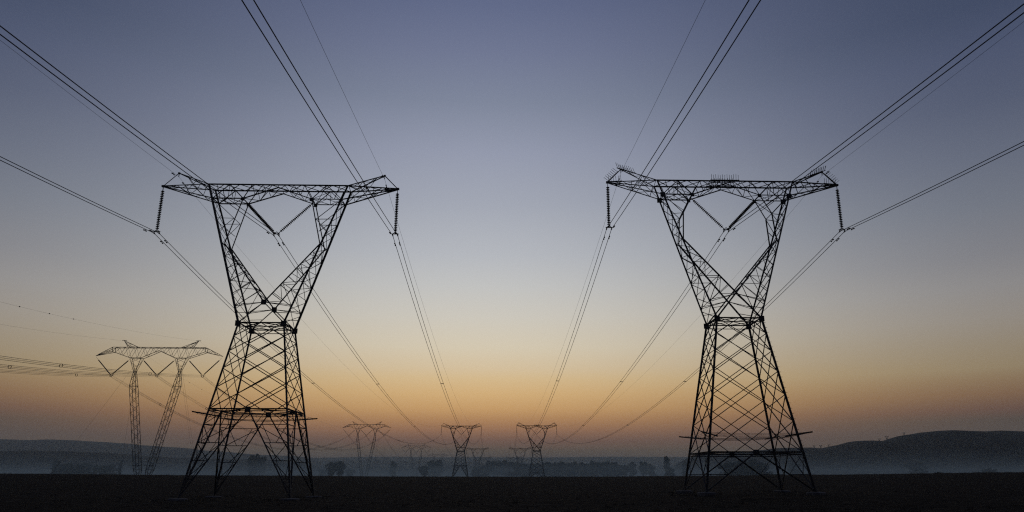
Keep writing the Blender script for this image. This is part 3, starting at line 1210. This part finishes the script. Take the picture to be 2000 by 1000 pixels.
# left group
tree(113, 901.5, 540, "tall", "thin ragged tree at the left end of the left tree group", 2.0, "left tree group")
for px, top, w_, k, lb in ((130, 906, 1.2, "broad", "leftmost full tree of the left tree group"), (143, 900, 1.15, "broad", "tallest tree of the left tree group, second full crown from its left end"), (157, 904.5, 1.0, "broad", "middle tree of the left tree group"),
                           (171, 901.5, 1.1, "broad", "fourth full tree of the left tree group"), (188, 909, 1.3, "tall", "narrow tree in the gap of the left tree group"),
                           (204, 910, 1.3, "round", "left tree of the low dark pair at the right end of the left tree group"), (215, 905, 1.3, "broad", "right tree of the low dark pair at the right end of the left tree group"),
                           (236, 902, .8, "tall", "thin narrow tree left of the nearest guyed pylon's foot")):
    tree(px, top, 540 + trnd.uniform(-25, 25), k, lb, w_, "left tree group")
# trees behind the near left pylon, on the low rise
for px, top, w_, lb in ((492, 887.5, 1.4, "left tree of the skyline clump seen through the near left pylon's base"), (501, 886.2, 1.4, "middle tree of the skyline clump seen through the near left pylon's base"), (511, 888, 1.4, "right tree of the skyline clump seen through the near left pylon's base")):
    tree(px, top, 860, "round", lb, w_ * .45, "skyline clump behind the near left pylon")

# ------------------------------------------------------------------ low scrub on the crest of the field, right
def scrub(px, Y, h, w, label):
    p = at(px, 925, Y)
    rnd = random.Random(int(px))
    mb = MB()
    for i in range(260):
        x, y = rnd.gauss(0, .38), rnd.gauss(0, .25)
        l = rnd.uniform(.35, 1) * math.exp(-2 * x * x)
        b = Vector((x * w, y * w, -.1))
        t = b + Vector((rnd.uniform(-.18, .18), rnd.uniform(-.1, .1), l * h))
        o = len(mb.v)
        sx = Vector((.035, .01, 0))
        mb.v += [b - sx, b + sx, t]
        mb.f.append((o, o + 1, o + 2))
    o = mb.build("scrub", M_GRASS)
    o.location = (p.x, p.y, ground_z(p.x, p.y))
    tag(o, label, "shrub", "low scrub on the field edge")


scrub(1834, 205, .75, 2.6, "low ragged scrub on the field edge, leftmost of three on the right")
scrub(1912, 205, .5, 2.8, "lowest wide scrub on the field edge, middle of three on the right")
scrub(1945, 208, .65, 2.2, "ragged scrub on the field edge nearest the right picture edge")

# dry stubble and weeds over the field: nobody could count it, so one object
def build_stubble():
    rnd = random.Random(3)
    mb = MB()
    def tuft(x, y, h, n):
        z = ground_z(x, y) + clods(x, y, math.hypot(x, y)) - .03
        for _ in range(n):
            a = rnd.uniform(0, 6.28)
            b = Vector((x + rnd.gauss(0, h * .35), y + rnd.gauss(0, h * .35), z))
            t = b + Vector((math.cos(a) * h * rnd.uniform(.1, .5), math.sin(a) * h * .3, h * rnd.uniform(.5, 1.1)))
            sx = Vector((.012 + .02 * h, 0, 0))
            o = len(mb.v)
            mb.v += [b - sx, b + sx, t]
            mb.f.append((o, o + 1, o + 2))
    for i in range(3600):
        a = rnd.uniform(-40, 46)
        r = 34 * math.exp(rnd.uniform(0, 1.75))
        if mnoise.noise(Vector((r * math.sin(R(a)) * .03, r * .06, 2))) < -.12:
            continue
        tuft(r * math.sin(R(a)), r * math.cos(R(a)), rnd.uniform(.06, .2), 5)
    for P in (PL[0], PR[0]):                      # rank grass where the plough cannot reach, round the pylon feet
        for i in range(260):
            sx, sy = rnd.choice(SG)
            tuft(P[0] + sx * FX + rnd.gauss(0, 1.3), P[1] + sy * FY + rnd.gauss(0, 1.1), rnd.uniform(.08, .24), 4)
    for i in range(900):                          # weeds along the crest
        a = rnd.uniform(-40, 46)
        r = rnd.uniform(196, 226)
        if mnoise.noise(Vector((a * .35, 7, 0))) + .25 * (a > 22) < .0:
            continue
        tuft(r * math.sin(R(a)), r * math.cos(R(a)), rnd.uniform(.15, .5), 4)
    tag(mb.build("dry_stubble", M_GRASS), None, None, None, "stuff")


build_stubble()

# ------------------------------------------------------------------ tiny pylons on the far hill
def hill_pylon(px, py_base, Y, hpx, label):
    p = at(px, py_base + 1.2, Y)
    h = hpx / F * Y * .97
    mb = MB()
    k = h / 26
    w = .5
    for s in (-1, 1):
        mb.bar((s * 3 * k, 0, -4), (s * 1.6 * k, 0, 13 * k), w, False)
        mb.bar((s * 1.6 * k, 0, 13 * k), (s * 5.6 * k, 0, 25 * k), w, False)
        mb.bar((-s * 1.6 * k, 0, 13 * k), (s * 4 * k, 0, 20 * k), w * .7, False)
        mb.bar((s * 5.6 * k, 0, 24 * k), (s * 10 * k, 0, 25.4 * k), w * .7, False)
    mb.bar((-10 * k, 0, 25.5 * k), (10 * k, 0, 25.5 * k), w, False)
    mb.bar((-3 * k, 0, 0), (2 * k, 0, 8 * k), w * .6, False).bar((3 * k, 0, 0), (-2 * k, 0, 8 * k), w * .6, False)
    o = mb.build("lattice_pylon", M_STEEL)
    o.location = p
    tag(o, label, "pylon", "tiny pylons on the right hill's skyline")


for px, py, hpx, lb in ((1590.5, 876, 6.5, "leftmost tiny pylon in the left dip of the right hill's skyline"), (1603.5, 876, 7.5, "second tiny pylon in the left dip of the right hill's skyline"),
                        (1619, 873, 5.5, "third tiny pylon, rightmost in the left dip of the right hill's skyline"), (1718, 864, 8, "tiny pylon in the middle saddle of the right hill's skyline, left of two"),
                        (1733, 861, 10, "tiny tallest pylon in the middle saddle of the right hill's skyline, right of two"), (1766, 851, 7, "tiny pylon alone higher up the right hill's shoulder")):
    hill_pylon(px, py, 1352, hpx, lb)


# ------------------------------------------------------------------ air
def volume_box(name, lo, hi, density, col, aniso=.0):
    mb = MB().box([(a + b) / 2 for a, b in zip(lo, hi)], [b - a for a, b in zip(lo, hi)])
    m = bpy.data.materials.new(name + "_air")
    m.use_nodes = True
    t = m.node_tree
    t.nodes.clear()
    o = t.nodes.new("ShaderNodeOutputMaterial")
    v = t.nodes.new("ShaderNodeVolumePrincipled")
    v.inputs["Color"].default_value = (*col, 1)
    v.inputs["Density"].default_value = density
    v.inputs["Anisotropy"].default_value = aniso
    t.links.new(v.outputs[0], o.inputs["Volume"])
    ob = mb.build(name, m)
    tag(ob, None, None, None, "stuff")
    return ob


HAZE, MIST = .00015, .0015
volume_box("haze", (-6000, -6000, -6), (6000, 6000, 330), HAZE, (.8, .94, 1.0), .5)
volume_box("mist", (-2500, 240, -5), (2500, 2900, 10.5), MIST, (.72, .94, .98), .15)
